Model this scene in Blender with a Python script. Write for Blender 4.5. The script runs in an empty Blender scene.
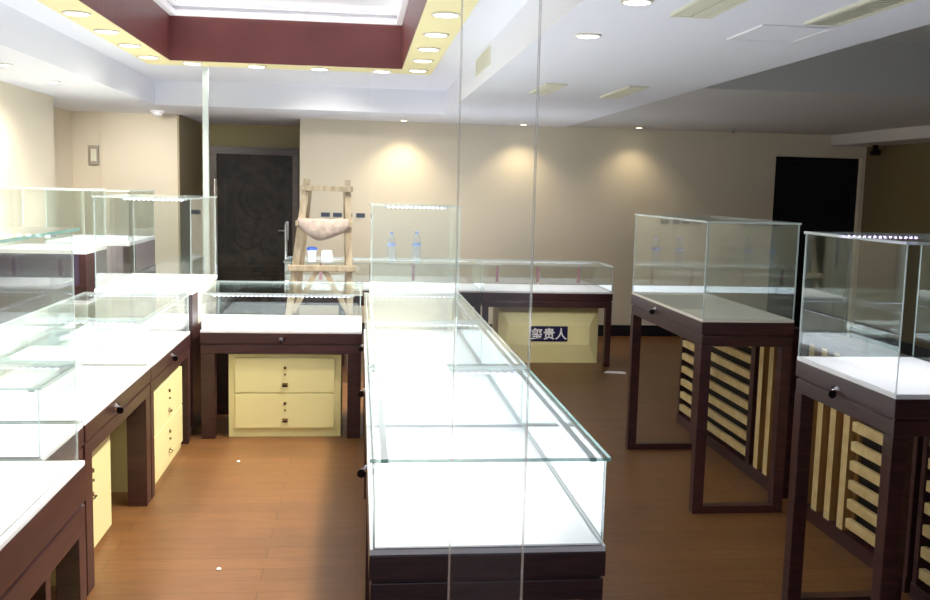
import bpy, bmesh, math, random
from mathutils import Vector, Matrix
random.seed(7)
S = bpy.context.scene
COL = S.collection
PI = math.pi

# ------------------------------------------------------------------ materials
def new_mat(name):
    m = bpy.data.materials.new(name); m.use_nodes = True
    nt = m.node_tree; nt.nodes.clear()
    out = nt.nodes.new('ShaderNodeOutputMaterial')
    return m, nt, out
def lin(c):
    return tuple(((v/255)/12.92 if v/255 <= .04045 else ((v/255+.055)/1.055)**2.4) for v in c) + (1,)
def paint(name, rgb, rough=.6, noise=.06, scale=6, spec=.4, bump=0, stretch=None, coat=0):
    """plain surface with a soft procedural mottling"""
    m, nt, out = new_mat(name); N = nt.nodes; L = nt.links
    b = N.new('ShaderNodeBsdfPrincipled'); L.new(b.outputs[0], out.inputs[0])
    b.inputs['Roughness'].default_value = rough
    b.inputs['Specular IOR Level'].default_value = spec
    b.inputs['Coat Weight'].default_value = coat
    tc = N.new('ShaderNodeTexCoord'); mp = N.new('ShaderNodeMapping')
    if stretch: mp.inputs['Scale'].default_value = stretch
    nz = N.new('ShaderNodeTexNoise'); nz.inputs['Scale'].default_value = scale; nz.inputs['Detail'].default_value = 4
    L.new(tc.outputs['Object'], mp.inputs[0]); L.new(mp.outputs[0], nz.inputs['Vector'])
    mx = N.new('ShaderNodeMix'); mx.data_type = 'RGBA'
    c = lin(rgb)
    mx.inputs[6].default_value = tuple(max(0, v*(1-noise)) for v in c[:3]) + (1,)
    mx.inputs[7].default_value = tuple(min(1, v*(1+noise)) for v in c[:3]) + (1,)
    L.new(nz.outputs[0], mx.inputs[0]); L.new(mx.outputs[2], b.inputs['Base Color'])
    if bump:
        bp = N.new('ShaderNodeBump'); bp.inputs['Strength'].default_value = bump; bp.inputs['Distance'].default_value = .01
        L.new(nz.outputs[0], bp.inputs['Height']); L.new(bp.outputs[0], b.inputs['Normal'])
    return m
def wood(name, dark, light, rough=.4, stretch=(1.5, 14, 14), scale=3):
    m, nt, out = new_mat(name); N = nt.nodes; L = nt.links
    b = N.new('ShaderNodeBsdfPrincipled'); L.new(b.outputs[0], out.inputs[0]); b.inputs['Roughness'].default_value = rough
    tc = N.new('ShaderNodeTexCoord'); mp = N.new('ShaderNodeMapping'); mp.inputs['Scale'].default_value = stretch
    nz = N.new('ShaderNodeTexNoise'); nz.inputs['Scale'].default_value = scale; nz.inputs['Detail'].default_value = 6
    nz.inputs['Distortion'].default_value = .6
    r = N.new('ShaderNodeValToRGB'); r.color_ramp.elements[0].position = .3; r.color_ramp.elements[1].position = .7
    r.color_ramp.elements[0].color = lin(dark); r.color_ramp.elements[1].color = lin(light)
    L.new(tc.outputs['Object'], mp.inputs[0]); L.new(mp.outputs[0], nz.inputs['Vector'])
    L.new(nz.outputs[0], r.inputs[0]); L.new(r.outputs[0], b.inputs['Base Color'])
    return m
def floor_mat():
    m, nt, out = new_mat('brown_plank_floor'); N = nt.nodes; L = nt.links
    b = N.new('ShaderNodeBsdfPrincipled'); L.new(b.outputs[0], out.inputs[0])
    b.inputs['Roughness'].default_value = .42; b.inputs['Specular IOR Level'].default_value = .35
    tc = N.new('ShaderNodeTexCoord')
    br = N.new('ShaderNodeTexBrick'); br.inputs['Scale'].default_value = 1
    br.inputs['Brick Width'].default_value = 1.1; br.inputs['Row Height'].default_value = .125
    br.inputs['Mortar Size'].default_value = .0025; br.offset = .37
    br.inputs['Color1'].default_value = lin((108, 70, 36)); br.inputs['Color2'].default_value = lin((118, 77, 41))
    br.inputs['Mortar'].default_value = lin((86, 55, 31))
    L.new(tc.outputs['Object'], br.inputs['Vector'])
    mp = N.new('ShaderNodeMapping'); mp.inputs['Scale'].default_value = (2, 22, 1)
    nz = N.new('ShaderNodeTexNoise'); nz.inputs['Scale'].default_value = 2.5; nz.inputs['Detail'].default_value = 7
    L.new(tc.outputs['Object'], mp.inputs[0]); L.new(mp.outputs[0], nz.inputs['Vector'])
    nz2 = N.new('ShaderNodeTexNoise'); nz2.inputs['Scale'].default_value = 1.3; nz2.inputs['Detail'].default_value = 5
    L.new(tc.outputs['Object'], nz2.inputs['Vector'])
    ad = N.new('ShaderNodeMath'); ad.operation = 'ADD'; L.new(nz.outputs[0], ad.inputs[0]); L.new(nz2.outputs[0], ad.inputs[1])
    mr = N.new('ShaderNodeMapRange'); mr.inputs[1].default_value = .6; mr.inputs[2].default_value = 1.4
    mr.inputs[3].default_value = .62; mr.inputs[4].default_value = 1.22; L.new(ad.outputs[0], mr.inputs[0])
    vm = N.new('ShaderNodeVectorMath'); vm.operation = 'SCALE'
    L.new(br.outputs['Color'], vm.inputs[0]); L.new(mr.outputs[0], vm.inputs['Scale']); L.new(vm.outputs[0], b.inputs['Base Color'])
    return m
def glass_mat(name, tint=(.97, .99, .985), gain=.75, haze=0.0):
    """thin clear pane: transparency plus a mirror term that grows at grazing angles; haze mixes in a pale veil"""
    m, nt, out = new_mat(name); N = nt.nodes; L = nt.links
    tr = N.new('ShaderNodeBsdfTransparent'); tr.inputs[0].default_value = (*tint, 1)
    gl = N.new('ShaderNodeBsdfGlossy'); gl.inputs['Roughness'].default_value = .0; gl.inputs[0].default_value = (.95, 1, .99, 1)
    ge = N.new('ShaderNodeNewGeometry')
    dt = N.new('ShaderNodeVectorMath'); dt.operation = 'DOT_PRODUCT'
    L.new(ge.outputs['Normal'], dt.inputs[0]); L.new(ge.outputs['Incoming'], dt.inputs[1])
    ab = N.new('ShaderNodeMath'); ab.operation = 'ABSOLUTE'; L.new(dt.outputs['Value'], ab.inputs[0])
    sb = N.new('ShaderNodeMath'); sb.operation = 'SUBTRACT'; sb.inputs[0].default_value = 1; L.new(ab.outputs[0], sb.inputs[1])
    pw = N.new('ShaderNodeMath'); pw.operation = 'POWER'; pw.inputs[1].default_value = 5; L.new(sb.outputs[0], pw.inputs[0])
    ma = N.new('ShaderNodeMath'); ma.operation = 'MULTIPLY_ADD'; ma.inputs[1].default_value = .96*gain; ma.inputs[2].default_value = .04*gain
    L.new(pw.outputs[0], ma.inputs[0])
    mx = N.new('ShaderNodeMixShader'); L.new(ma.outputs[0], mx.inputs[0]); L.new(tr.outputs[0], mx.inputs[1]); L.new(gl.outputs[0], mx.inputs[2])
    last = mx
    if haze:
        df = N.new('ShaderNodeBsdfDiffuse'); df.inputs[0].default_value = (.9, .9, .92, 1)
        tl = N.new('ShaderNodeBsdfTranslucent'); tl.inputs[0].default_value = (.9, .9, .92, 1)
        m0 = N.new('ShaderNodeMixShader'); m0.inputs[0].default_value = .5; L.new(df.outputs[0], m0.inputs[1]); L.new(tl.outputs[0], m0.inputs[2])
        m2 = N.new('ShaderNodeMixShader'); m2.inputs[0].default_value = haze
        L.new(mx.outputs[0], m2.inputs[1]); L.new(m0.outputs[0], m2.inputs[2]); last = m2
    L.new(last.outputs[0], out.inputs[0])
    return m
def edge_mat(name, rgb, alpha=.7, tint=(.85, .97, .94)):
    m, nt, out = new_mat(name); N = nt.nodes; L = nt.links
    b = N.new('ShaderNodeBsdfPrincipled'); b.inputs['Base Color'].default_value = lin(rgb); b.inputs['Roughness'].default_value = .25
    tr = N.new('ShaderNodeBsdfTransparent'); tr.inputs[0].default_value = (*tint, 1)
    mx = N.new('ShaderNodeMixShader'); mx.inputs[0].default_value = alpha
    L.new(tr.outputs[0], mx.inputs[1]); L.new(b.outputs[0], mx.inputs[2]); L.new(mx.outputs[0], out.inputs[0])
    return m
def emit(name, rgb, k):
    m, nt, out = new_mat(name); N = nt.nodes; L = nt.links
    e = N.new('ShaderNodeEmission'); e.inputs[0].default_value = lin(rgb); e.inputs[1].default_value = k
    L.new(e.outputs[0], out.inputs[0]); return m
def led_mat(name, rgb, k, pitch=.045):
    """LED tape: bright dots on a pale tape, spaced along the tape by a wave texture in object space"""
    m, nt, out = new_mat(name); N = nt.nodes; L = nt.links
    tc = N.new('ShaderNodeTexCoord'); sx = N.new('ShaderNodeSeparateXYZ'); L.new(tc.outputs['Object'], sx.inputs[0])
    ad = N.new('ShaderNodeMath'); L.new(sx.outputs[0], ad.inputs[0]); L.new(sx.outputs[1], ad.inputs[1])
    ml = N.new('ShaderNodeMath'); ml.operation = 'MULTIPLY'; ml.inputs[1].default_value = 1/pitch; L.new(ad.outputs[0], ml.inputs[0])
    fr = N.new('ShaderNodeMath'); fr.operation = 'FRACT'; L.new(ml.outputs[0], fr.inputs[0])
    lt = N.new('ShaderNodeMath'); lt.operation = 'LESS_THAN'; lt.inputs[1].default_value = .5; L.new(fr.outputs[0], lt.inputs[0])
    e = N.new('ShaderNodeEmission'); e.inputs[0].default_value = lin(rgb); e.inputs[1].default_value = k
    b = N.new('ShaderNodeBsdfPrincipled'); b.inputs['Base Color'].default_value = (.75, .75, .78, 1)
    mx = N.new('ShaderNodeMixShader'); L.new(lt.outputs[0], mx.inputs[0]); L.new(b.outputs[0], mx.inputs[1]); L.new(e.outputs[0], mx.inputs[2])
    L.new(mx.outputs[0], out.inputs[0]); return m
def metal(name, rgb, rough=.25):
    m, nt, out = new_mat(name); b = nt.nodes.new('ShaderNodeBsdfPrincipled'); nt.links.new(b.outputs[0], out.inputs[0])
    b.inputs['Base Color'].default_value = lin(rgb); b.inputs['Metallic'].default_value = 1; b.inputs['Roughness'].default_value = rough
    return m
def door_mat():
    m, nt, out = new_mat('dark_bronze_door'); N = nt.nodes; L = nt.links
    b = N.new('ShaderNodeBsdfPrincipled'); L.new(b.outputs[0], out.inputs[0]); b.inputs['Roughness'].default_value = .55; b.inputs['Specular IOR Level'].default_value = .2
    tc = N.new('ShaderNodeTexCoord'); nz = N.new('ShaderNodeTexNoise'); nz.inputs['Scale'].default_value = 7; nz.inputs['Detail'].default_value = 8
    nz.inputs['Distortion'].default_value = 1.2
    L.new(tc.outputs['Object'], nz.inputs['Vector'])
    r = N.new('ShaderNodeValToRGB'); cr = r.color_ramp
    cr.elements[0].position = .3; cr.elements[0].color = lin((26, 21, 15)); cr.elements[1].position = .72; cr.elements[1].color = lin((60, 50, 38))
    e = cr.elements.new(.5); e.color = lin((40, 33, 25))
    L.new(nz.outputs[0], r.inputs[0]); L.new(r.outputs[0], b.inputs['Base Color'])
    bp = N.new('ShaderNodeBump'); bp.inputs['Strength'].default_value = .5; bp.inputs['Distance'].default_value = .02
    L.new(nz.outputs[0], bp.inputs['Height']); L.new(bp.outputs[0], b.inputs['Normal'])
    return m

M = dict(
    wall=paint('beige_wall_paint', (226, 215, 192), .8, .03, 1.2),
    wallshade=paint('shaded_alcove_beige', (176, 162, 118), .8, .04, 1.5),  # wall beige darkened, the shade of the recess put into the colour
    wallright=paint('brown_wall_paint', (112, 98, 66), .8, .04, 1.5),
    ceil=paint('white_ceiling_paint', (236, 238, 246), .9, .02, .8),
    ceilshade=paint('shaded_white_ceiling', (206, 205, 203), .9, .03, .8),  # ceiling white greyed to carry the shade on the right
    floor=floor_mat(),
    base=paint('dark_baseboard', (24, 26, 36), .4),
    cream=paint('cream_border_paint', (238, 228, 170), .7, .02, 2),
    drawer=paint('cream_yellow_laminate', (240, 230, 165), .45, .03, 3),
    red=wood('red_brown_fascia_wood', (92, 38, 38), (112, 50, 48), .45, (1, 8, 1), 2),
    wood=wood('purple_brown_stained_wood', (44, 21, 22), (68, 36, 37), .35, (2, 2, 16), 3),
    slat=wood('pale_pine_slats', (206, 176, 112), (232, 206, 146), .6, (6, 6, 6), 2),
    board=wood('honey_pine_board', (120, 82, 36), (156, 112, 56), .6, (10, 10, 1), 2),
    darkin=paint('dark_rack_back', (34, 26, 20), .8),
    deck=paint('white_display_deck', (250, 250, 252), .5, .01, 3),
    deckcream=paint('ivory_display_deck', (238, 232, 216), .5, .02, 3),
    riser=paint('reflection_beige_riser', (196, 184, 170), .6, .03, 3),  # pale tone stands in for the reflection on the counter glass
    joint=paint('grey_joint_strip', (150, 150, 156), .6, .02, 4),
    white=paint('white_lacquer', (240, 240, 244), .4, .01, 4),
    channel=paint('pale_light_channel', (186, 192, 198), .4, .02, 4),
    glass=glass_mat('clear_glass'),
    glassfaint=glass_mat('faint_clear_glass', (.99, .99, .985), .08),
    glassnear=glass_mat('hazed_clear_glass', (.99, .995, .995), .3, .006),  # faint haze over the pane overlap, mixed into the glass
    edge=edge_mat('green_glass_edge', (118, 190, 176), .75),
    edgew=edge_mat('pale_glass_edge', (222, 234, 232), .7, (.96, .985, .98)),
    seam=edge_mat('pale_seam', (240, 242, 240), .3, (1, 1, 1)),
    led=led_mat('led_tape_cool', (240, 236, 255), 7, .030),
    ledv=led_mat('led_tape_violet', (222, 196, 255), 16, .022),
    lamp=emit('downlight_glow', (255, 250, 255), 12),
    lampw=emit('warm_downlight_glow', (255, 240, 205), 12),
    ring=paint('white_trim_ring', (228, 222, 206), .4),
    chrome=metal('chrome', (220, 220, 225), .15),
    dark=metal('dark_lock_metal', (40, 36, 36), .35),
    bronze=metal('aged_bronze', (150, 124, 84), .35),
    pine=wood('weathered_pine_poles', (160, 142, 114), (206, 192, 166), .7, (8, 8, 2), 3),
    sack=paint('dusty_sack_cloth', (176, 160, 152), .95, .45, 14, bump=1.0),
    door=door_mat(),
    doorframe=wood('dark_bronze_frame', (70, 56, 46), (98, 80, 66), .4),
    black=paint('unlit_opening_black', (10, 9, 12), .7),  # painted black in place of the unlit room behind the doorway
    vent=paint('cream_vent_metal', (222, 220, 196), .5),
    ventdark=paint('vent_gap_dark', (70, 66, 58), .8),
    navy=paint('navy_sign_face', (22, 20, 66), .35),
    signwhite=paint('white_lettering', (250, 250, 255), .5),
    blue=paint('blue_plastic', (70, 110, 215), .35),
    paleblue=paint('pale_blue_plastic', (150, 170, 226), .4),
    bottle=glass_mat('clear_plastic', (.9, .94, .98), 1.0, .12),
    redpost=paint('red_brown_pull', (104, 66, 68), .45),
    socket=paint('slate_socket_plate', (66, 78, 98), .35),
    paper=paint('white_paper', (245, 243, 238), .8),
    greybox=paint('grey_switch_box', (160, 152, 140), .6),
    floorpanel=paint('mauve_case_panel', (150, 134, 140), .5, .08, 4),
    darkpanel=paint('plum_case_band', (70, 58, 84), .4, .25, 14),
)

# ------------------------------------------------------------------ geometry helpers
class B:
    def __init__(s): s.bm = bmesh.new()
    def box(s, x0, x1, y0, y1, z0, z1, mi=0, bev=0):
        r = bmesh.ops.create_cube(s.bm, size=1)
        for v in r['verts']:
            v.co = Vector(((x0+x1)/2+v.co.x*(x1-x0), (y0+y1)/2+v.co.y*(y1-y0), (z0+z1)/2+v.co.z*(z1-z0)))
        fs = set(f for v in r['verts'] for f in v.link_faces)
        for f in fs: f.material_index = mi
        if bev:
            es = set(e for f in fs for e in f.edges)
            bmesh.ops.bevel(s.bm, geom=list(es), offset=bev, segments=2, affect='EDGES', profile=.6)
        return s
    def skin(s, fn, mi):
        for f in s.bm.faces:
            f.normal_update()
            if fn(f.normal): f.material_index = mi
        return s
    def pane(s, x0, x1, y0, y1, z0, z1, em=1, green=False):
        """glass sheet: faces across the thin axis are clear (slot 0), the rim shows the glass edge (slot 1)"""
        d = [abs(x1-x0), abs(y1-y0), abs(z1-z0)]; ax = d.index(min(d))
        r = bmesh.ops.create_cube(s.bm, size=1)
        for v in r['verts']:
            v.co = Vector(((x0+x1)/2+v.co.x*(x1-x0), (y0+y1)/2+v.co.y*(y1-y0), (z0+z1)/2+v.co.z*(z1-z0)))
        for f in set(f for v in r['verts'] for f in v.link_faces):
            f.normal_update(); f.material_index = 0 if abs(f.normal[ax]) > .5 else (2 if green and (f.normal.y < -.5 or f.normal.x > .5) else em)
        return s
    def tube(s, a, b, r0, r1=None, seg=12, mi=0):
        r1 = r0 if r1 is None else r1
        a, b = Vector(a), Vector(b); d = b-a
        q = bmesh.ops.create_cone(s.bm, cap_ends=True, segments=seg, radius1=r0, radius2=r1, depth=d.length)
        rot = d.to_track_quat('Z', 'Y').to_matrix().to_4x4()
        bmesh.ops.transform(s.bm, matrix=Matrix.Translation((a+b)/2) @ rot, verts=q['verts'])
        for f in set(f for v in q['verts'] for f in v.link_faces): f.material_index = mi
        return s
    def beam(s, a, b, w, t, mi=0):
        """rectangular bar from a to b, w across x-ish, t across the other"""
        a, b = Vector(a), Vector(b); d = (b-a); l = d.length
        q = bmesh.ops.create_cube(s.bm, size=1)
        z = d.normalized(); y = Vector((0, 1, 0)); y = (y-z*y.dot(z)).normalized(); x = y.cross(z)
        R = Matrix((x, y, z)).transposed()
        for v in q['verts']: v.co = R @ Vector((v.co.x*w, v.co.y*t, v.co.z*l)) + (a+b)/2
        for f in set(f for v in q['verts'] for f in v.link_faces): f.material_index = mi
        return s
    def lathe(s, c, prof, seg=20, axis='z', mi=0, cap=True):
        c = Vector(c); rings = []
        for r, h in prof:
            ring = []
            for i in range(seg):
                t = 2*PI*i/seg
                p = (r*math.cos(t), r*math.sin(t), h)
                if axis == 'y': p = (p[0], p[2], p[1])
                if axis == 'x': p = (p[2], p[0], p[1])
                ring.append(s.bm.verts.new(c+Vector(p)))
            rings.append(ring)
        fs = []
        for a, b in zip(rings, rings[1:]):
            for i in range(seg): fs.append(s.bm.faces.new((a[i], a[(i+1) % seg], b[(i+1) % seg], b[i])))
        for rg in ((rings[0], rings[-1]) if cap else ()): fs.append(s.bm.faces.new(rg))
        for f in fs: f.material_index = mi; f.smooth = True
        return s
    def quadmesh(s, vs, faces, mi=0):
        V = [s.bm.verts.new(v) for v in vs]
        for f in faces: s.bm.faces.new([V[i] for i in f]).material_index = mi
        return s
def obj(name, b, mats, parent=None):
    bm = b.bm; bmesh.ops.recalc_face_normals(bm, faces=bm.faces[:])
    if parent is not None:
        w = Vector((0, 0, 0)); p = parent
        while p is not None: w += Vector(p.location); p = p.parent
        bmesh.ops.translate(bm, verts=bm.verts[:], vec=-w)
    me = bpy.data.meshes.new(name); bm.to_mesh(me); bm.free()
    for m in (mats if isinstance(mats, (list, tuple)) else [mats]): me.materials.append(m)
    o = bpy.data.objects.new(name, me); COL.objects.link(o)
    if parent is not None: o.parent = parent
    return o
def tag(o, label=None, cat=None, group=None, kind=None):
    if label: o['label'] = label
    if cat: o['category'] = cat
    if group: o['group'] = group
    if kind: o['kind'] = kind
    return o
def thing(name, label, cat, loc, group=None):
    o = bpy.data.objects.new(name, None); COL.objects.link(o); o.location = loc; o.empty_display_size = .1
    return tag(o, label, cat, group)
def struct(name, b, mats, label, cat='room shell', parent=None):
    o = obj(name, b, mats, parent)
    if parent is None: tag(o, label, cat, kind='structure')
    return o
def solo(name, b, mats, label, cat, group=None):
    """a thing that is one mesh: origin moved to the base centre"""
    bm = b.bm
    xs = [v.co.x for v in bm.verts]; ys = [v.co.y for v in bm.verts]; zs = [v.co.z for v in bm.verts]
    c = Vector(((min(xs)+max(xs))/2, (min(ys)+max(ys))/2, min(zs)))
    bmesh.ops.translate(bm, verts=bm.verts[:], vec=-c)
    o = obj(name, b, mats); o.location = c
    return tag(o, label, cat, group)
def copy_tree(o, parent=None):
    c = o.copy(); COL.objects.link(c)
    if parent is not None: c.parent = parent
    for ch in list(o.children): copy_tree(ch, c)
    return c
def area(name, loc, sx, sy, power, rgb=(255, 252, 255), rot=(0, 0, 0)):
    l = bpy.data.lights.new(name, 'AREA'); l.shape = 'RECTANGLE'; l.size = sx; l.size_y = sy; l.energy = power; l.color = lin(rgb)[:3]
    o = bpy.data.objects.new(name, l); COL.objects.link(o); o.location = loc; o.rotation_euler = rot
    return o
def spot(name, loc, power, rgb=(255, 246, 232), deg=110, blend=.8, rad=.05):
    l = bpy.data.lights.new(name, 'SPOT'); l.energy = power; l.color = lin(rgb)[:3]; l.spot_size = math.radians(deg); l.spot_blend = blend; l.shadow_soft_size = rad
    o = bpy.data.objects.new(name, l); COL.objects.link(o); o.location = loc
    return o

# ------------------------------------------------------------------ room shell
ZC, ZS, ZT, ZTT = 2.65, 2.42, 2.60, 3.03        # main ceiling, soffits, tray border, tray top
YB, YN = 10.9, -3.0
XL, XR = -3.12, 6.0
XW, YW_ = -2.73, 9.0      # the left wall steps back beyond YW_
struct('floor', B().box(XL-.2, XR+.2, YN, 12.8, -.1, 0), M['floor'], 'brown wood plank floor running through the whole showroom', 'floor')
struct('wall_left', B().box(XL-.2, XW, YN, YW_, 0, 3.1).box(XL-.2, XL, YW_, YB, 0, 3.1), M['wall'], 'beige painted wall along the left side', 'wall')
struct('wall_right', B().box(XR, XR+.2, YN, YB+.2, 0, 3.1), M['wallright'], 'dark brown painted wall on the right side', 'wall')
w = B()
w.box(XL-.2, -2.006, YB, 12.6, 0, 3.1)
w.box(-.673, 4.88, YB, 11.1, 0, 3.1)
w.box(4.88, 5.95, YB, 11.1, 2.16, 3.1)
w.box(5.95, XR+.2, YB, 11.1, 0, 3.1)
struct('wall_back', w, M['wall'], 'long beige back wall washed by three small downlights', 'wall')
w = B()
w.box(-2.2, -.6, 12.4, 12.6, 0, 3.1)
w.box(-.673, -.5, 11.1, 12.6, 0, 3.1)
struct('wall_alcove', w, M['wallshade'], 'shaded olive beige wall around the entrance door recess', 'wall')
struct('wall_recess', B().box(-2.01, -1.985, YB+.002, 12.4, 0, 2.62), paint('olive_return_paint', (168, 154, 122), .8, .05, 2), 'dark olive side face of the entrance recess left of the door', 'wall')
bb = B(); bb.box(-.673, 4.88, YB-.02, YB, 0, .13); bb.box(5.95, XR, YB-.02, YB, 0, .13)
struct('baseboard_back', bb, M['base'], 'dark baseboard at the foot of the back wall', 'baseboard')
struct('baseboard_right', B().box(XR-.02, XR, YN, YB, 0, .13), M['base'], 'dark baseboard at the foot of the right wall', 'baseboard')
struct('baseboard_left', B().box(XW, XW+.02, YN, YW_, 0, .13).box(XL, XL+.02, YW_, YB, 0, .13), M['base'], 'dark baseboard at the foot of the left wall', 'baseboard')

TX0, TX1, TXI0, TXI1 = -1.66, .56, -1.44, .315
TY0, TY1, TYI0, TYI1 = 2.2, 7.85, 2.45, 7.56
c = B()
c.box(-2.0, TX0+.02, YN, 9.6, ZC, ZC+.1); c.box(TX1-.02, .835, YN, 9.6, ZC, ZC+.1)
c.box(TX0+.02, TX1-.02, YN, TY0+.02, ZC, ZC+.1); c.box(TX0+.02, TX1-.02, TY1-.02, 9.6, ZC, ZC+.1)
struct('ceiling', c, M['ceil'], 'white main ceiling around the recessed tray', 'ceiling')
struct('ceiling_tray', B().box(TXI0-.1, TXI1+.1, TYI0-.1, TYI1+.1, ZTT, ZTT+.1), M['ceil'], 'white inner ceiling at the top of the recessed tray', 'ceiling')
struct('ceiling_soffit_left', B().box(XL, -1.97, YN, YB, ZS, ZC+.1), M['ceil'], 'white dropped soffit along the left wall', 'ceiling')
struct('ceiling_soffit_right', B().box(.835, 2.336, YN, 12.4, ZS, ZC+.1), M['ceil'], 'wide white dropped soffit holding the air vents', 'ceiling')
struct('ceiling_soffit_back', B().box(-1.97, .835, 9.6, 12.4, ZS+.001, ZC+.1), M['ceil'], 'white dropped soffit along the back wall', 'ceiling')
struct('ceiling_beam_right', B().box(2.336, XR, 6.5, YB, ZS+.004, 3.0), M['ceilshade'], 'low white ceiling beam greyed for shade in front of the dark doorway', 'ceiling')
struct('ceiling_right', B().box(2.336, XR, YN, 6.5, 2.78, 2.88), M['ceilshade'], 'shaded higher ceiling on the right', 'ceiling')
struct('ceiling_side_right', B().box(2.32, 2.337, YN, 6.5, ZC, 2.8), M['ceilshade'], 'upright edge of the wide right soffit', 'ceiling')
struct('trim_right_beam', B().box(5.55, XR, 6.6, YB, 2.30, ZS+.02), M['ceilshade'], 'grey boxed beam along the right wall top', 'trim')

t = B()
t.box(TX0, TXI0, TY0, TY1, ZT, ZC+.02); t.box(TXI1, TX1, TY0, TY1, ZT, ZC+.02)
t.box(TXI0, TXI1, TY0, TYI0, ZT, ZC+.02); t.box(TXI0, TXI1, TYI1, TY1, ZT, ZC+.02)
struct('trim_tray_border', t, M['cream'], 'cream border round the recessed ceiling tray, studded with downlights', 'ceiling trim')
t = B(); e = .03
q = .006
t.box(TXI0-e, TXI0+q, TYI0-e, TYI1+e, ZT+.002, 2.97); t.box(TXI1-q, TXI1+e, TYI0-e, TYI1+e, ZT+.002, 2.97)
t.box(TXI0+q, TXI1-q, TYI0-e, TYI0+q, ZT+.002, 2.97); t.box(TXI0+q, TXI1-q, TYI1-q, TYI1+e, ZT+.002, 2.97)
struct('trim_tray_fascia', t, M['red'], 'red brown wood fascia inside the ceiling tray', 'ceiling trim')
t = B()
for (k, zz) in ((.0, (2.93, 2.97)), (-.03, (2.97, 3.0)), (.03, (3.0, 3.035))):
    kk = .05 + k
    t.box(TXI0-e, TXI0+kk, TYI0-e, TYI1+e, *zz); t.box(TXI1-kk, TXI1+e, TYI0-e, TYI1+e, *zz)
    t.box(TXI0+kk, TXI1-kk, TYI0-e, TYI0+kk, *zz); t.box(TXI0+kk, TXI1-kk, TYI1-kk, TYI1+e, *zz)
struct('trim_tray_molding', t, M['white'], 'white stepped molding at the top of the tray fascia', 'ceiling trim')

struct('wall_light_block', B().box(1.75, XR+.2, YN-.2, YN, 0, 3.1), M['wallright'], 'unseen wall added on the right behind our back to block outside light', 'wall')  # unseen, added to keep outside light off the right side
struct('wall_block_end', B().box(2.9, XR+.2, -.6, -.4, 0, 3.1), M['wallright'], 'unseen brown wall end added to block light on the right', 'wall')  # unseen too, added to narrow the light coming in on the right

# entrance door in the recess
d = obj('door_1', B().box(-1.80, -.84, 12.33, 12.37, .02, 2.06), M['door']); tag(d, 'dark bronze embossed entrance door in the recess', 'door', kind='structure')
f = B(); f.box(-1.87, -1.79, 12.3, 12.4, 0, 2.14); f.box(-.85, -.77, 12.3, 12.4, 0, 2.14); f.box(-1.79, -.85, 12.3, 12.4, 2.05, 2.14)
obj('door_frame', f, M['doorframe'], d)
p = B()
for (x0, x1, z0, z1) in ((-1.72, -.92, .12, .55), (-1.72, -.92, .62, 1.95)):
    p.box(x0, x1, 12.318, 12.332, z0, z0+.03); p.box(x0, x1, 12.318, 12.332, z1-.03, z1)
    p.box(x0, x0+.03, 12.318, 12.332, z0, z1); p.box(x1-.03, x1, 12.318, 12.332, z0, z1)
for r_ in (.26, .17): p.lathe((-1.25, 12.328, 1.5), [(r_-.012, -.004), (r_, -.003), (r_+.012, .003)], 28, 'y', 0, False)
for r_ in (.16,): p.lathe((-1.42, 12.328, 1.02), [(r_-.012, -.004), (r_, -.003), (r_+.012, .003)], 24, 'y', 0, False)
for r_ in (.13,): p.lathe((-1.12, 12.328, .9), [(r_-.012, -.004), (r_, -.003), (r_+.012, .003)], 24, 'y', 0, False)
obj('door_relief', p, M['door'], d)
h = B(); h.box(-.935, -.895, 12.30, 12.332, .98, 1.22, bev=.005); h.tube((-.915, 12.29, 1.1), (-1.03, 12.27, 1.1), .012)
obj('door_handle', h, M['chrome'], d)

# dark doorway on the right
d = obj('door_2', B().box(4.89, 5.94, 11.04, 11.08, 0, 2.15), M['black']); tag(d, 'black panel standing in for the unlit doorway in the right part of the back wall', 'door', kind='structure')
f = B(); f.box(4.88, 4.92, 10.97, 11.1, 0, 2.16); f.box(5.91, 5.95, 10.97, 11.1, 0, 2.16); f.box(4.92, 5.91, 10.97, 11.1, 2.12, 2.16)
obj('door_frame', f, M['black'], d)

# glass screen with pull handles beyond the tray
g = obj('window_1', B().pane(-1.25, .07, 8.0, 8.010, .02, ZC), [M['glassfaint'], M['edgew']])
tag(g, 'tall frameless glass door panel standing in the aisle before the entrance', 'glass panel', kind='structure')
for hx, za, zb_ in ((-1.165, .92, 1.72), (-.60, 1.08, 1.37)):
    h = B(); h.tube((hx, 7.95, za), (hx, 7.95, zb_), .011)
    for zz in (za+.08, zb_-.08): h.tube((hx, 7.95, zz), (hx, 8.0, zz), .008)
    obj('pull_handle', h, M['chrome'], g)
fr = B(); fr.box(-1.27, -1.225, 7.99, 8.02, 0, ZC); obj('edge_strip', fr, M['edgew'], g)

# the shop window: overlap of two panes right in front of the camera position
g = obj('window_2', B().pane(.0935, .1665, .9, .908, 0, 2.64), [M['glassnear'], M['glassnear']])
tag(g, 'clear glass overlap of the shopfront panes nearest to us', 'glass panel', kind='structure')
for x in (.0922, .1658):
    obj('glass_seam', B().box(x-.0004, x+.0004, .899, .909, 0, 2.64), M['seam'], g)

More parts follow.
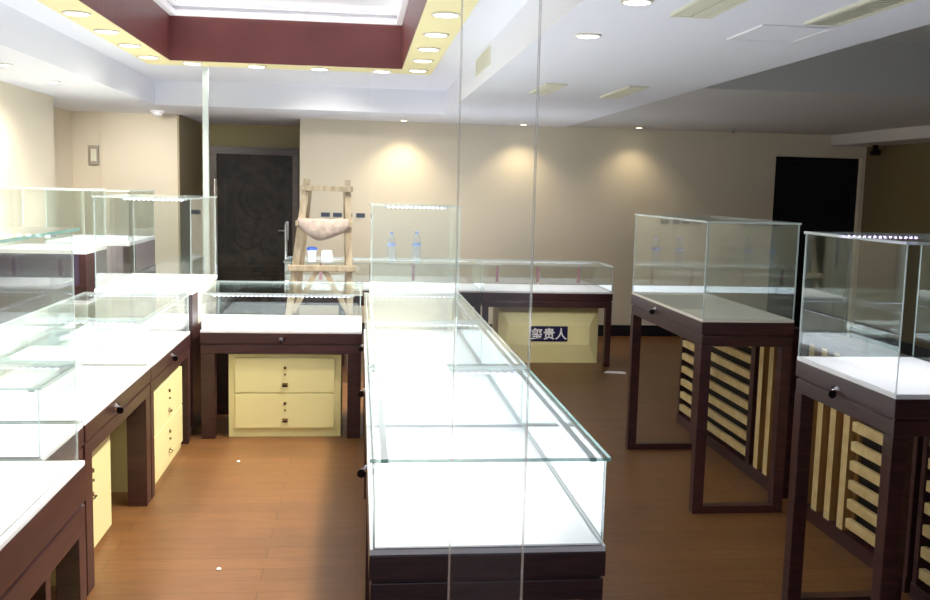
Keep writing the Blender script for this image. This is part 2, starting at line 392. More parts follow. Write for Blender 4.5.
# ------------------------------------------------------------------ showcases
def lock(root, at, axis, sgn, name='lock'):
    """round cam lock with a little key bow, standing out along axis"""
    x, y, z = at; b = B(); q = .78
    def P(u, v, w): return (x+sgn*w*q*.6, y+u*q, z+v*q) if axis == 'x' else (x+u*q, y+sgn*w*q*.6, z+v*q)
    b.tube(P(0, 0, 0), P(0, 0, .012), 0.0152, 0.0136, 14, 0)
    b.tube(P(0, 0, .012), P(0, 0, .02), 0.0088, 0.0080, 12, 0)
    b.tube(P(0, 0, .02), P(0, -.004, .045), 0.0032, 0.0032, 8, 0)
    b.tube(P(-.006, -.022, .04), P(.006, -.022, .04), 0.0160, 0.0160, 14, 1)
    b.tube(P(.03, .002, 0), P(.03, .002, .016), 0.0104, 0.0088, 12, 1)
    obj(name, b, [M['chrome'], M['dark']], root)
G = .006
def glass_box(root, x0, x1, y0, y1, z0, z1, over=.012, edge='edgew', topedge='edgew', sides='fblr'):
    gm = [M['glass'], M[edge]]
    if 'f' in sides: obj('glass_front', B().pane(x0, x1, y0, y0+G, z0, z1), gm, root)
    if 'b' in sides: obj('glass_back', B().pane(x0, x1, y1-G, y1, z0, z1), gm, root)
    if 'l' in sides: obj('glass_side', B().pane(x0, x0+G, y0+G, y1-G, z0, z1), gm, root)
    if 'r' in sides: obj('glass_side', B().pane(x1-G, x1, y0+G, y1-G, z0, z1), gm, root)
    obj('glass_top', B().pane(x0-over, x1+over, y0-over*.3, y1+over*.3, z1, z1+.010, green=topedge == 'edge'), [M['glass'], M['edgew'], M['edge']], root)
def base_parts(root, x0, x1, y0, y1, zb, apron=.155, deck='deck', leg=.055, rails=None, woodm='wood', ins=.004):
    a = B()
    a.box(x0, x1, y0, y1, zb-apron*.56, zb-.016, bev=.004)
    a.box(x0+.012, x1-.012, y0+.012, y1-.012, zb-apron*.62, zb-apron*.56)
    a.box(x0+.004, x1-.004, y0+.004, y1-.004, zb-apron, zb-apron*.62, bev=.003)
    obj('apron', a, M[woodm], root)
    obj('display_deck', B().box(x0+.002, x1-.002, y0+.002, y1-.002, zb-.016, zb, bev=.002), M[deck], root)
    for (lx, ly) in ((x0+ins, y0+ins), (x1-leg-ins, y0+ins), (x0+ins, y1-leg-ins), (x1-leg-ins, y1-leg-ins)):
        obj('leg', B().box(lx, lx+leg, ly, ly+leg, 0, zb-apron, bev=.003), M[woodm], root)
    if rails:
        for r_ in rails:
            if r_ == 'near': obj('floor_rail', B().box(x0+leg, x1-leg, y0+ins, y0+ins+leg, .0, .04), M[woodm], root)
            if r_ == 'far': obj('floor_rail', B().box(x0+leg, x1-leg, y1-leg-ins, y1-ins, .0, .04), M[woodm], root)
            if r_ == 'right': obj('floor_rail', B().box(x1-leg-ins, x1-ins, y0+leg, y1-leg, .0, .04), M[woodm], root)
def channel(root, a, b, z, led='led', w=.02, name='light_channel', front=False):
    """aluminium light channel with LED tape on its underside"""
    (x0, y0), (x1, y1) = a, b; bb = B()
    along_x = abs(x1-x0) > abs(y1-y0)
    if along_x: bb.box(x0, x1, y0-w/2, y0+w/2, z-.010, z); o = obj(name, bb, M['channel'], root); l = B().box(x0+.02, x1-.02, y0-w/2-.003, y0-w/2, z-.011, z-.002) if front else B().box(x0+.02, x1-.02, y0-w*.35, y0+w*.35, z-.014, z-.010)
    else: bb.box(x0-w/2, x0+w/2, y0, y1, z-.010, z); o = obj(name, bb, M['channel'], root); l = B().box(x0-w*.35, x0+w*.35, y0+.02, y1-.02, z-.014, z-.010)
    obj('led_tape', l, M[led], o)
BASE, TOP = .73, .98
def counter(label, group, x0, x1, y0, y1, light=5, front='x+', chan=(), rails=None, deck='deck', legs=.055, locks=(), sides='fblr', lrgb=(255, 253, 255), te='edgew', joint=False, up_fill=1.45, down=.3):
    root = thing('display_counter', label, 'display counter', ((x0+x1)/2, (y0+y1)/2, 0), group)
    base_parts(root, x0, x1, y0, y1, BASE, deck=deck, leg=legs, rails=rails)
    i = .010
    glass_box(root, x0+i, x1-i, y0+i*.4, y1-i*.4, BASE, TOP-.01, sides=sides, topedge=te, edge='edgew')
    if joint:
        for yy in (y0+.001, y1-.013): obj('joint_strip', B().box(x0+.012, x1-.012, yy, yy+.012, BASE, BASE+.004), M['joint'], root)
        channel(root, (x0+.02, y1-.02), (x1-.02, y1-.02), TOP-.0105, name='cross_channel')
    for (a, b) in chan: channel(root, a, b, TOP-.0105)
    for (at, ax, sg) in locks: lock(root, at, ax, sg)
    if light:
        lx, ly = x1-x0, y1-y0
        area('counter_light', ((x0+x1)/2, (y0+y1)/2, TOP-.03), lx-.12, ly-.12, light*down, lrgb)
        area('ceiling_fill', ((x0+x1)/2, (y0+y1)/2, BASE+.006), lx-.06, ly-.06, light*up_fill, (232, 238, 255), (PI, 0, 0))  # added up-facing lamp that brightens the ceiling, the deck itself is no lamp
    return root

# --- long middle row of three low counters, ending in a tall case
CX0, CX1 = .035, .686
ys = [2.46, 3.785, 5.115, 6.44]
cl = ['long glowing white glass counter in the middle aisle, nearest to us', 'glowing middle aisle glass counter, second from the near end', 'middle aisle glass counter directly before the tall glass case']
for k in range(3):
    y0, y1 = ys[k]+.004, ys[k+1]-.004
    lk = [((CX0, (y0+y1)/2+.25, BASE-.05), 'x', -1)]
    counter(cl[k], 'low glass counters of the middle row', CX0, CX1, y0, y1, light=[5.5, 4.5, 3.2][k],
            chan=(((CX0+.04, y0+.03), (CX0+.04, y1-.03)), ((CX1-.04, y0+.03), (CX1-.04, y1-.03))), locks=lk, te='edge' if k == 0 else 'edgew', down=[.42, .42, .42][k], joint=True)
def tall_case(label, group, x0, x1, y0, y1, zdeck, ztop, light=3, led=None, deck='deck', body='cabinet', panel='riser', ledm='led'):
    root = thing('tall_display_case', label, 'display case', ((x0+x1)/2, (y0+y1)/2, 0), group)
    zr = zdeck-.26
    b = B(); b.box(x0, x1, y0, y1, .06, zr, bev=.004); b.box(x0+.03, x1-.03, y0+.03, y1-.03, 0, .06)
    obj('cabinet_body', b, M['wood'], root)
    obj('riser_panel', B().box(x0+.004, x1-.004, y0, y1-.004, zr, zdeck-.03), M[panel], root)
    obj('corner_post', B().box(x1-.05, x1, y0-.002, y0+.22, zr, zdeck-.03, bev=.003), M['wood'], root)
    obj('display_deck', B().box(x0, x1, y0-.002, y1, zdeck-.03, zdeck), M[deck], root)
    glass_box(root, x0+.006, x1-.006, y0+.006, y1-.006, zdeck, ztop-.01, edge='edgew')
    if led: channel(root, *led, ztop-.0105, led=ledm, front=True)
    if light: area('case_light', ((x0+x1)/2, (y0+y1)/2, ztop-.04), (x1-x0)-.1, (y1-y0)-.1, light)
    return root
tall_case('tall clear glass case at the far end of the middle row', 'tall glass cases', .075, .685, 6.45, 7.10, .985, 1.575, 4, led=((.16, 6.50), (.60, 6.50)))

# --- left row
LX1 = -1.085; LX0 = -1.74
tr = [((LX1, 4.27, BASE-.055), 'x', 1)]
counter('short low glass counter at the left, right behind the nearest tall case', 'left row low glass counters', LX0, LX1, 3.36, 3.855, light=1.6,
        chan=(((LX1-.04, 3.38), (LX1-.04, 3.84)),), joint=True)
counter('left row glass counter in the middle, above the nearer cream cabinet with keyholes', 'left row low glass counters', LX0, LX1, 3.875, 5.085, light=3.6,
        chan=(((LX1-.04, 3.9), (LX1-.04, 5.06)),), joint=True, locks=[((LX1, 4.36, BASE-.05), 'x', 1)], legs=.1)
counter('left row glass counter closest to the tall case at the aisle end', 'left row low glass counters', LX0, LX1, 5.095, 6.28, light=3.6,
        chan=(((LX1-.04, 5.12), (LX1-.04, 6.25)),), joint=True, locks=[((LX1, 5.66, BASE-.05), 'x', 1)], legs=.075)
tall_case('tall glass case with glowing top edge at the end of the left row', 'tall glass cases', -1.715, -1.092, 6.40, 7.50, .985, 1.59, 5.5, led=((-1.55, 6.46), (-1.13, 6.46)))

# nearest tall case at the left edge of the picture
fx0, fx1, fy0, fy1 = -1.75, -.935, 2.05, 3.335
root = thing('tall_display_case', 'nearest tall glass case at the left, on dark wooden legs', 'display case', ((fx0+fx1)/2, (fy0+fy1)/2, 0), 'tall glass cases')
base_parts(root, fx0, fx1, fy0, fy1, BASE, apron=.25, leg=.08, deck='deck')
glass_box(root, fx0+.02, fx1-.022, fy0+.02, fy1-.008, BASE, 1.525, over=.02, topedge='edge')
channel(root, (-1.6, fy1-.04), (-1.0, fy1-.04), 1.5145, front=True)
area('case_light', ((fx0+fx1)/2, (fy0+fy1)/2, 1.48), .6, 1.1, 1.0)

# counter closing the aisle between the rows
mid = counter('low glass counter across the end of the aisle over a cream two-drawer cabinet', 'low glass counters across the aisle', -1.033, .024, 6.32, 7.10, light=3.6,
        chan=(((-.97, 6.35), (-.03, 6.35)),), locks=[((-.507, 6.32, BASE-.055), 'y', -1)], legs=.09)

# back row
bx = [-.70, -.12, 1.165, 2.445]
bl = ['back row glass counter standing behind the wooden ladder', 'back row glass counter with two water bottles on top', 'right-hand back row glass counter above the cream cabinet with the black sign']
for k in range(3):
    x0, x1 = bx[k]+.004, bx[k+1]-.004
    r = counter(bl[k], 'glass counters of the back row', x0, x1, 8.93, 9.62, light=4,
            chan=(((x0+.04, 9.58), (x1-.04, 9.58)),), legs=.06)
    n = 1 if k == 0 else 3
    for j in range(n):
        px = x0+(x1-x0)*((j+.55)/n)
        obj('sliding_door_pull', B().box(px-.013, px+.013, 9.585, 9.605, BASE+.02, TOP-.05, bev=.003), M['redpost'], r)

# --- right side pedestals
def pedestal(label, x0, x1, y0, y1, zb, zt, light, deck, ledx=None, lk=None, rails=()):
    root = thing('pedestal_display_case', label, 'display case', ((x0+x1)/2, (y0+y1)/2, 0), 'tall wooden-legged display cases on the right')
    base_parts(root, x0, x1, y0, y1, zb, apron=.145, deck=deck, leg=.058, rails=rails, ins=.002)
    glass_box(root, x0+.004, x1-.004, y0+.004, y1-.004, zb, zt-.01, edge='edgew', over=.008)
    if ledx: channel(root, (x0+.12, y1-.022), (ledx, y1-.022), zt-.0105, led='ledv', w=.02, front=True)
    if lk: lock(root, lk, 'x', -1)
    if light: area('case_light', ((x0+x1)/2, (y0+y1)/2, zt-.04), (x1-x0)-.1, (y1-y0)-.1, light, (250, 248, 255))
    return root
pedestal('glass case on tall dark wooden legs, farther of the two at the right', 1.78, 2.285, 4.75, 6.06, 1.05, 1.56, 0, 'deckcream', lk=(1.78, 5.55, 1.0), rails=('near', 'far'))
pedestal('nearest right-hand glass case with a violet light strip along its top', 1.78, 2.285, 2.935, 3.665, 1.05, 1.56, 3.2, 'deck', ledx=2.262, lk=(1.78, 3.32, .985), rails=('near', 'far'))

# slatted racks standing behind the pedestal cases
def rack(label, y0, y1, parts_, zt=.93):
    X = 2.372
    root = thing('slatted_rack', label, 'slatted rack', (X+.04, (y0+y1)/2, 0), 'slatted wooden racks behind the right cases')
    obj('back_board', B().box(X+.06, X+.075, y0, y1, .06, zt), M['darkin'], root)
    fr = B(); fr.box(X-.005, X+.075, y0, y1, 0, .07); fr.box(X-.005, X+.075, y0, y1, zt, zt+.04)
    fr.box(X, X+.075, y0, y0+.03, .07, zt); fr.box(X, X+.075, y1-.03, y1, .07, zt)
    obj('rack_frame', fr, M['wood'], root)
    for (kind, a, b) in parts_:
        if kind == 'h':
            z = .10
            while z < zt-.03:
                obj('slat', B().box(X+.002, X+.03, a, b, z, z+.046, bev=.003), M['slat'], root)
                z += .096
        elif kind == 'v':
            obj('board', B().box(X+.045, X+.06, a, b, .07, zt), M['board'], root)
            y = a+.03
            while y < b-.05:
                obj('slat', B().box(X+.004, X+.045, y, y+.058, .07, zt, bev=.003).skin(lambda n: abs(n.y) > .5, 1), [M['slat'], M['board']], root)
                y += .135
        else:
            obj('post', B().box(X-.004, X+.06, a, b, .0, zt), M['wood'], root)
rack('pine rack of louvred slats standing behind the farther right case', 4.98, 6.74, [('h', 5.47, 6.71), ('p', 5.41, 5.47), ('v', 5.01, 5.41)])
rack('pine rack of upright battens and louvres behind the nearest right case', 3.72, 4.80, [('v', 4.26, 4.77), ('h', 3.80, 4.26)])
rack('dim louvred pine rack at the right edge of the picture', 2.3, 3.68, [('h', 2.34, 3.64)])

# cases by the left wall
tall_case('boxy glass display case against the left wall with a plum front band', 'glass cases by the left wall', -2.62, -1.985, 7.20, 7.80, 1.18, 1.625, 4, panel='darkpanel')
tall_case('taller glass case near the back left corner on a mauve body', 'glass cases by the left wall', -2.50, -1.85, 7.95, 8.95, 1.195, 1.61, 4, panel='floorpanel')

# ------------------------------------------------------------------ drawer cabinets under the counters
def keyplate(b, at, axis, sgn, r=.014):
    x, y, z = at
    def P(u, v, w): return (x+sgn*w, y+u, z+v) if axis == 'x' else (x+u, y+sgn*w, z+v)
    b.tube(P(0, 0, 0), P(0, 0, .008), r, r*.9, 14, 0); b.box(*sum([sorted(t) for t in zip(P(-.003, -.008, .008), P(.003, .008, .010))], []), mi=1)
def drawer_cab(label, x0, x1, y0, y1, h, face, foot=.06, rows=2, group='cream drawer cabinets', knobs=True):
    root = thing('drawer_cabinet', label, 'drawer cabinet', ((x0+x1)/2, (y0+y1)/2, 0), group)
    b = B(); t = .02
    b.box(x0, x1, y0, y1, 0 if face == 'y' else .0, h, bev=.003)
    obj('carcass', b, M['drawer'], root)
    pl = B()
    if face == 'y': pl.box(x0+.03, x1-.03, y0-.001, y0+.02, 0, foot*.6)
    zz = [foot + (h-.02-foot)*i/rows for i in range(rows+1)]
    for i in range(rows):
        z0, z1 = zz[i]+.004, zz[i+1]-.004
        if face == 'y':
            dr = obj('drawer', B().box(x0+.045, x1-.045, y0-.018, y0, z0, z1, bev=.003), M['drawer'], root)
            cx, cy, ax, sg = (x0+x1)/2, y0-.018, 'y', -1
        else:
            dr = obj('drawer', B().box(x1, x1+.018, y0+.03, y1-.03, z0, z1, bev=.003), M['drawer'], root)
            cx, cy, ax, sg = x1+.018, (y0+y1)/2, 'x', 1
        zc = z0+(z1-z0)*.72
        k = B(); keyplate(k, (cx, cy, zc), ax, sg, .011)
        obj('keyhole', k, [M['bronze'], M['dark']], dr)
        k = B(); keyplate(k, (cx, cy, zc-.045), ax, sg, .006); obj('lock_plate', k, [M['bronze'], M['dark']], dr)
        k = B()
        zc -= .115
        if ax == 'y':
            k.box(cx-.019, cx+.019, cy-.003, cy, zc-.010, zc+.012, mi=0); k.tube((cx-.017, cy-.012, zc-.008), (cx+.017, cy-.012, zc-.008), .005, mi=1)
            k.tube((cx-.015, cy-.012, zc-.007), (cx-.015, cy, zc), .004); k.tube((cx+.015, cy-.012, zc-.007), (cx+.015, cy, zc), .004)
        else:
            k.box(cx, cx+.003, cy-.019, cy+.019, zc-.010, zc+.012, mi=0); k.tube((cx+.012, cy-.017, zc-.008), (cx+.012, cy+.017, zc-.008), .005, mi=1)
            k.tube((cx+.012, cy-.015, zc-.007), (cx, cy-.015, zc), .004); k.tube((cx+.012, cy+.015, zc-.007), (cx, cy+.015, zc), .004)
        obj('handle', k, [M['bronze'], M['dark']], dr)
    return root
drawer_cab('cream two-drawer cabinet under the glass counter across the aisle', -.857, -.112, 6.375, 6.95, .565, 'y')
drawer_cab('cream cabinet with two drawers under the left counter by the aisle corner', -1.62, -1.125, 5.22, 6.12, .56, 'x', foot=.05)
drawer_cab('cream cabinet with keyholes under the left counter, nearer to us', -1.62, -1.205, 3.98, 4.68, .56, 'x', foot=.02, rows=1)
drawer_cab('cream cabinet under the nearest tall case on the left', -1.6, -1.03, 2.35, 2.93, .46, 'x', foot=.03, rows=1)
rb = thing('cabinet_box', 'pale cream box set back on a dark plinth beside the left keyhole cabinet', 'cabinet', (-1.5, 4.83, 0))
obj('box_body', B().box(-1.65, -1.33, 4.71, 4.95, .10, .56, bev=.003), M['drawer'], rb)
obj('plinth', B().box(-1.64, -1.31, 4.70, 4.955, 0, .10), M['wood'], rb)

# cabinet with the sign in the back row
sx0, sx1, sy, sz = 1.36, 2.36, 9.14, .565
root = thing('sign_cabinet', 'cream cabinet with a slanted picture-frame face around a black and white sign', 'cabinet', ((sx0+sx1)/2, 9.34, 0))
obj('carcass', B().box(sx0, sx1, sy, 9.55, 0, sz, bev=.003), M['drawer'], root)
ix0, ix1, iz0, iz1, iy = sx0+.10, sx1-.10, .19, .38, sy+.0
o0, o1 = .012, .05
vs = [(sx0, sy, 0), (sx1, sy, 0), (sx1, sy, sz), (sx0, sy, sz), (ix0, sy-.06, iz0), (ix1, sy-.06, iz0), (ix1, sy-.06, iz1), (ix0, sy-.06, iz1)]
obj('bevelled_front', B().quadmesh(vs, [(0, 1, 5, 4), (1, 2, 6, 5), (2, 3, 7, 6), (3, 0, 4, 7), (4, 5, 6, 7), (0, 3, 2, 1)]), M['drawer'], root)
sgx0, sgx1, sgz0, sgz1 = 1.67, 2.04, .225, .375
sign = solo('shop_sign', B().box(sgx0, sgx1, sy-.072, sy-.0605, sgz0, sgz1, bev=.002), M['navy'], 'small dark navy sign with three white characters on the cream cabinet', 'sign')
tc = bpy.data.curves.new('sign_text_curve', 'FONT'); tc.body = '玺贵人'; tc.size = .118; tc.extrude = .0015; tc.offset = .0022
tc.align_x = 'CENTER'; tc.align_y = 'CENTER'; tc.space_character = 1.02
to = bpy.data.objects.new('sign_text_tmp', tc); COL.objects.link(to)
bpy.context.view_layer.update()
me = bpy.data.meshes.new_from_object(to.evaluated_get(bpy.context.evaluated_depsgraph_get()))
bpy.data.objects.remove(to)
xs = [v.co.x for v in me.vertices]; ysv = [v.co.y for v in me.vertices]
cxm, cym = ((min(xs)+max(xs))/2, (min(ysv)+max(ysv))/2) if xs else (0, 0)
me.transform(Matrix.Rotation(PI/2, 4, 'X') @ Matrix.Translation((-cxm, -cym, 0)))
me.materials.clear(); me.materials.append(M['signwhite'])
lt = bpy.data.objects.new('lettering', me); COL.objects.link(lt); lt.parent = sign
lt.location = (0, -.0075, (sgz1-sgz0)/2)

# ------------------------------------------------------------------ wooden stepladder and what hangs on it
lad = thing('wooden_stepladder', 'rough pale wooden A-frame stepladder standing before the back wall', 'ladder', (-.32, 8.5, 0))
LY = 8.30
def rail(xa, xb, ya, yb, w=.05, z1=1.74, name='rail'): obj(name, B().beam((xb, yb, 0), (xa, ya, z1), w, .035), M['pine'], lad)
rail(-.452, -.665, LY, LY-.16, .058); rail(-.106, -.055, LY, LY-.16, .052)
rail(-.43, -.62, LY+.05, LY+.42, .045, 1.66); rail(-.125, -.08, LY+.05, LY+.42, .045, 1.66)
def rung(z, dx=.03, t=.05):
    f_ = 1-z/1.74; yy = LY-.16*f_-.035
    obj('rung', B().box(-.452-.213*f_-dx, -.106+.051*f_+dx, yy-.016, yy+.016, z-t/2, z+t/2, bev=.006), M['pine'], lad)
rung(1.665, .045, .045); rung(1.365, .045, .05); rung(.985, .055, .052); rung(.45, .03, .055)
for s_ in (-1, 1):
    obj('brace', B().beam((-.325+s_*.23, LY-.115, .62), (-.325+s_*.02, LY-.085, .985), .042, .03), M['pine'], lad)
# sack hung across the ladder: folded over the middle rung, its belly sagging in front
b = B(); n1, n2 = 26, 14; V = []
for i in range(n1+1):
    u = i/n1; x = -.52+u*.43; sag = max(.02, math.sin(PI*u))**.55
    row = []
    for j in range(n2):
        a = 2*PI*j/n2
        top, bot = 1.412+.004*math.sin(u*17), 1.352-.118*sag+.012*math.sin(9*u+1)
        zc, rz = (top+bot)/2, (top-bot)/2
        ry = .018+.024*sag*(1-.5*math.sin(a))
        k = 1+.16*math.sin(7*u*PI+j*1.7)+.10*math.sin(23*u+2*j)+.06*math.sin(41*u+5*j)
        row.append(b.bm.verts.new((x, LY-.125-.02*sag+math.cos(a)*ry*k, zc+math.sin(a)*rz*(1+.03*math.sin(13*u+j)))))
    V.append(row)
for i in range(n1):
    for j in range(n2): b.bm.faces.new((V[i][j], V[i][(j+1) % n2], V[i+1][(j+1) % n2], V[i+1][j])).smooth = True
b.bm.faces.new(V[0]); b.bm.faces.new(V[-1])
solo('hanging_sack', b, M['sack'], 'dusty pale cloth sack slung between the ladder rails', 'sack')

# bottles and small items on the back counters
def bottle(label, x, y, z, h=.235, group='water bottles on the back counter'):
    r = .034*h/.235; k = h/.235
    root = thing('water_bottle', label, 'bottle', (x, y, z), group)
    obj('bottle_body', B().lathe((x, y, z), [(r*.9, 0), (r, .006*k), (r, .09*k), (r*.93, .1*k), (r, .11*k), (r, .15*k), (r*.8, .175*k), (r*.4, .2*k), (r*.36, .215*k)], 20), M['bottle'], root)
    obj('bottle_label', B().lathe((x, y, z), [(r*1.02, .112*k), (r*1.03, .113*k), (r*1.03, .135*k), (r*1.02, .136*k)], 20), M['paleblue'], root)
    obj('bottle_cap', B().lathe((x, y, z), [(r*.42, .213*k), (r*.44, .214*k), (r*.44, .233*k), (r*.38, .235*k)], 16), M['paleblue'], root)
bottle('clear water bottle with blue label, left of the two seen through the tall case', .315, 9.45, .9805, .27)
bottle('clear water bottle with blue label, right of the two seen through the tall case', .565, 9.45, .9805, .28)
cup = thing('paint_tub', 'small white tub with a blue lid seen between the ladder rails', 'tub', (-.46, 9.4, .9805))
obj('tub_body', B().lathe((-.46, 9.4, .9805), [(.032, 0), (.034, .004), (.045, .075), (.045, .08)], 20), M['paper'], cup)
obj('tub_lid', B().lathe((-.46, 9.4, .9805), [(.05, .079), (.052, .082), (.052, .10), (.03, .112)], 20), M['blue'], cup)
solo('folded_paper', B().quadmesh([(-.37, 9.44, .981), (-.26, 9.44, .981), (-.26, 9.46, .981), (-.37, 9.46, .981), (-.37, 9.45, 1.05), (-.27, 9.45, 1.06)], [(0, 1, 5, 4), (2, 3, 4, 5), (1, 2, 5), (3, 0, 4), (0, 3, 2, 1)]), M['paper'], 'folded white paper standing on the counter behind the ladder', 'paper')

# wall sockets, switch, detector, camera
for i, (xa, xb) in enumerate(((-.435, -.334), (-.301, -.200), (-.168, -.085), (-.04, .06))):
    lb = ['leftmost dark socket plate on the back wall behind the ladder', 'second dark socket plate on the back wall, seen between the ladder rails',
          'third dark socket plate, partly behind the right ladder rail', 'rightmost dark socket plate on the back wall, right of the ladder'][i]
    root = thing('wall_socket', lb, 'socket', ((xa+xb)/2, YB, 1.33), 'socket plates on the back wall')
    obj('socket_plate', B().box(xa, xb, YB-.012, YB, 1.335, 1.385, bev=.003), M['socket'], root)
    k = B()
    for q in (.3, .7):
        x = xa+(xb-xa)*q; k.box(x-.012, x-.006, YB-.0135, YB-.0118, 1.35, 1.37); k.box(x+.006, x+.012, YB-.0135, YB-.0118, 1.35, 1.37)
    obj('socket_slot', k, M['dark'], root)
root = thing('wall_switch', 'grey electrical box on the back wall near the left corner', 'switch', (-2.88, YB, 1.86))
obj('switch_box', B().box(-2.93, -2.84, YB-.05, YB, 1.85, 2.06, bev=.005), M['greybox'], root)
obj('switch_cover', B().box(-2.915, -2.855, YB-.058, YB-.05, 1.89, 2.02, bev=.003), M['vent'], root)
solo('wall_conduit', B().box(-2.825, -2.80, YB-.02, YB, 1.2, 2.42), M['wall'], 'thin beige conduit running down the back wall beside the grey electrical box', 'conduit')
def dome(label, x, y, z, r=.06):
    root = thing('smoke_detector', label, 'detector', (x, y, z-.06), 'detectors under the low ceiling')
    obj('detector_base', B().lathe((x, y, z), [(r, 0), (r, -.018), (r*.95, -.022)], 24), M['white'], root)
    obj('detector_head', B().lathe((x, y, z), [(r*.75, -.022), (r*.72, -.04), (r*.45, -.055), (r*.1, -.06)], 24), M['white'], root)
dome('white round smoke detector under the soffit left of the entrance recess', -2.10, 10.35, ZS, .075)
root = thing('ceiling_camera', 'small dark security camera under the beam beside the black doorway', 'camera', (5.86, 10.46, 2.2))
obj('camera_bracket', B().box(5.835, 5.885, 10.44, 10.48, 2.225, 2.301, bev=.004), M['dark'], root)
obj('camera_housing', B().lathe((5.86, 10.46, 2.215), [(.03, -.08), (.034, -.07), (.034, .07), (.028, .08)], 16, 'y'), M['dark'], root)
root = thing('ceiling_sprinkler', 'tiny sprinkler head under the low beam over the back wall', 'sprinkler', (4.1, 10.3, 2.375))
obj('sprinkler_pipe', B().tube((4.1, 10.3, 2.426), (4.1, 10.3, 2.385), .014), M['chrome'], root)
obj('sprinkler_deflector', B().lathe((4.1, 10.3, 2.375), [(.012, .012), (.012, .004), (.032, .002), (.032, 0)], 16), M['chrome'], root)

# ------------------------------------------------------------------ downlights
def make_downlight(r, lamp):
    root = thing('downlight', 'x', 'downlight', (0, 0, 0))
    obj('trim_ring', B().lathe((0, 0, 0), [(r, .0), (r, -.006), (r*.86, -.010), (r*.80, -.004), (r*.8, -.002)], 28), M['ring'], root)
    obj('lamp_face', B().lathe((0, 0, 0), [(r*.78, -.004), (r*.76, -.0075), (r*.2, -.0085)], 28), M[lamp], root)
    return root
proto = {}
def downlight(label, group, x, y, z, r, lamp, power, deg=84, rgb=(255, 244, 226), tilt=0):
    key = (r, lamp)
    if key not in proto: proto[key] = make_downlight(r, lamp); o = proto[key]
    else: o = copy_tree(proto[key])
    o.location = (x, y, z); o['label'] = label; o['group'] = group
    sp = spot('downlight_beam', (x, y, z-.03), power, rgb, deg); sp.rotation_euler = (0, math.radians(tilt), 0)
TL = 34
side_y = [5.11, 5.78, 6.39, 6.975, 7.57]
words = ['nearest', 'second', 'third', 'fourth', 'farthest']
for i, y in enumerate(side_y):
    downlight(f'{words[i]} downlight of the five in view along the right cream tray border', 'downlights in the cream tray border', .437, y, ZT, .078, 'lamp', 140, 70, tilt=27)
for i, y in enumerate((5.57, 6.19, 6.785, 7.37)):
    downlight(f'{["nearest", "second", "third", "farthest"][i]} downlight of the four in view along the left cream tray border', 'downlights in the cream tray border', -1.555, y, ZT, .078, 'lamp', 62, 84)
for i, (x, y) in enumerate(((-1.29, 7.66), (-.81, 7.70), (-.325, 7.71), (.16, 7.715))):
    downlight(f'{["leftmost", "second from left", "third from left", "rightmost"][i]} downlight along the far cream tray border', 'downlights in the cream tray border', x, y, ZT, .078, 'lamp', TL)
for y in (3.0, 3.7, 4.4):                       # the same border nearer to us, above the frame: lamps only
    spot('downlight_beam', (.437, y, ZT-.03), 150, deg=70).rotation_euler = (0, math.radians(26), 0); spot('downlight_beam', (-1.555, y, ZT-.03), 62, deg=84)
downlight('left of two downlights up inside the recessed ceiling tray', 'downlights inside the tray', .12, 6.9, ZTT, .09, 'lamp', 14)
downlight('right of two downlights up inside the recessed ceiling tray', 'downlights inside the tray', .30, 7.0, ZTT, .07, 'lamp', 10)
downlight('small downlight at the left picture edge in the left soffit', 'small downlights in the soffits', -2.29, 6.57, ZS, .05, 'lamp', 40, 150)
downlight('small downlight in the left soffit, second from the left edge', 'small downlights in the soffits', -2.30, 7.6, ZS, .05, 'lamp', 40, 150)
for i, (x, lb) in enumerate(((.47, 'leftmost of three small downlights washing the back wall'), (1.80, 'middle of three small downlights washing the back wall'), (3.12, 'rightmost of three small downlights washing the back wall'))):
    downlight(lb, 'small downlights along the back wall', x, 10.62, ZS+.0005 if x < .8 else (ZS if x < 2.3 else ZS+.004), .05, 'lampw', (30, 20, 12)[i], 118, (255, 232, 190))
downlight('round downlight in the wide right soffit, nearest the tray', 'downlights in the right soffit', 1.047, 4.46, ZS, .062, 'lamp', 7)
downlight('round downlight in the wide right soffit at the top picture edge', 'downlights in the right soffit', 1.037, 3.63, ZS, .062, 'lamp', 7)

for (x, y, sx, sy) in ((-.56, TYI1-.09, 1.6, .04), (TXI0+.09, 5.2, .04, 4.4), (TXI1-.09, 5.2, .04, 4.4)):
    area('tray_fill', (x, y, 2.90), sx, sy, .8, (255, 250, 245), (PI, 0, 0))  # added lamps that brighten the tray top, no cove fixture exists
def aim(o, p):
    o.rotation_euler = (Vector(p)-o.location).to_track_quat('-Z', 'Y').to_euler()
for (x, y, px, py, pz, k, dg) in ((-2.08, 9.3, -2.35, 10.9, 1.4, 95, 84), (-.45, 8.1, -.15, 10.9, 1.0, 125, 64), (.25, 8.1, 1.0, 10.9, 1.0, 46, 60),
                          (-1.1, 6.6, -2.8, 8.2, 1.0, 60, 66), (-1.1, 8.0, -2.8, 9.2, 1.1, 46, 66), (1.5, 4.6, 1.85, 9.1, .3, 210, 17)):
    aim(spot('fill_spot', (x, y, (ZS-.07 if x < -2 or x > .9 else ZC-.04)), k, (255, 248, 238), dg, 1.0), (px, py, pz))  # added spots without fixtures, brightening the walls and the sign cabinet
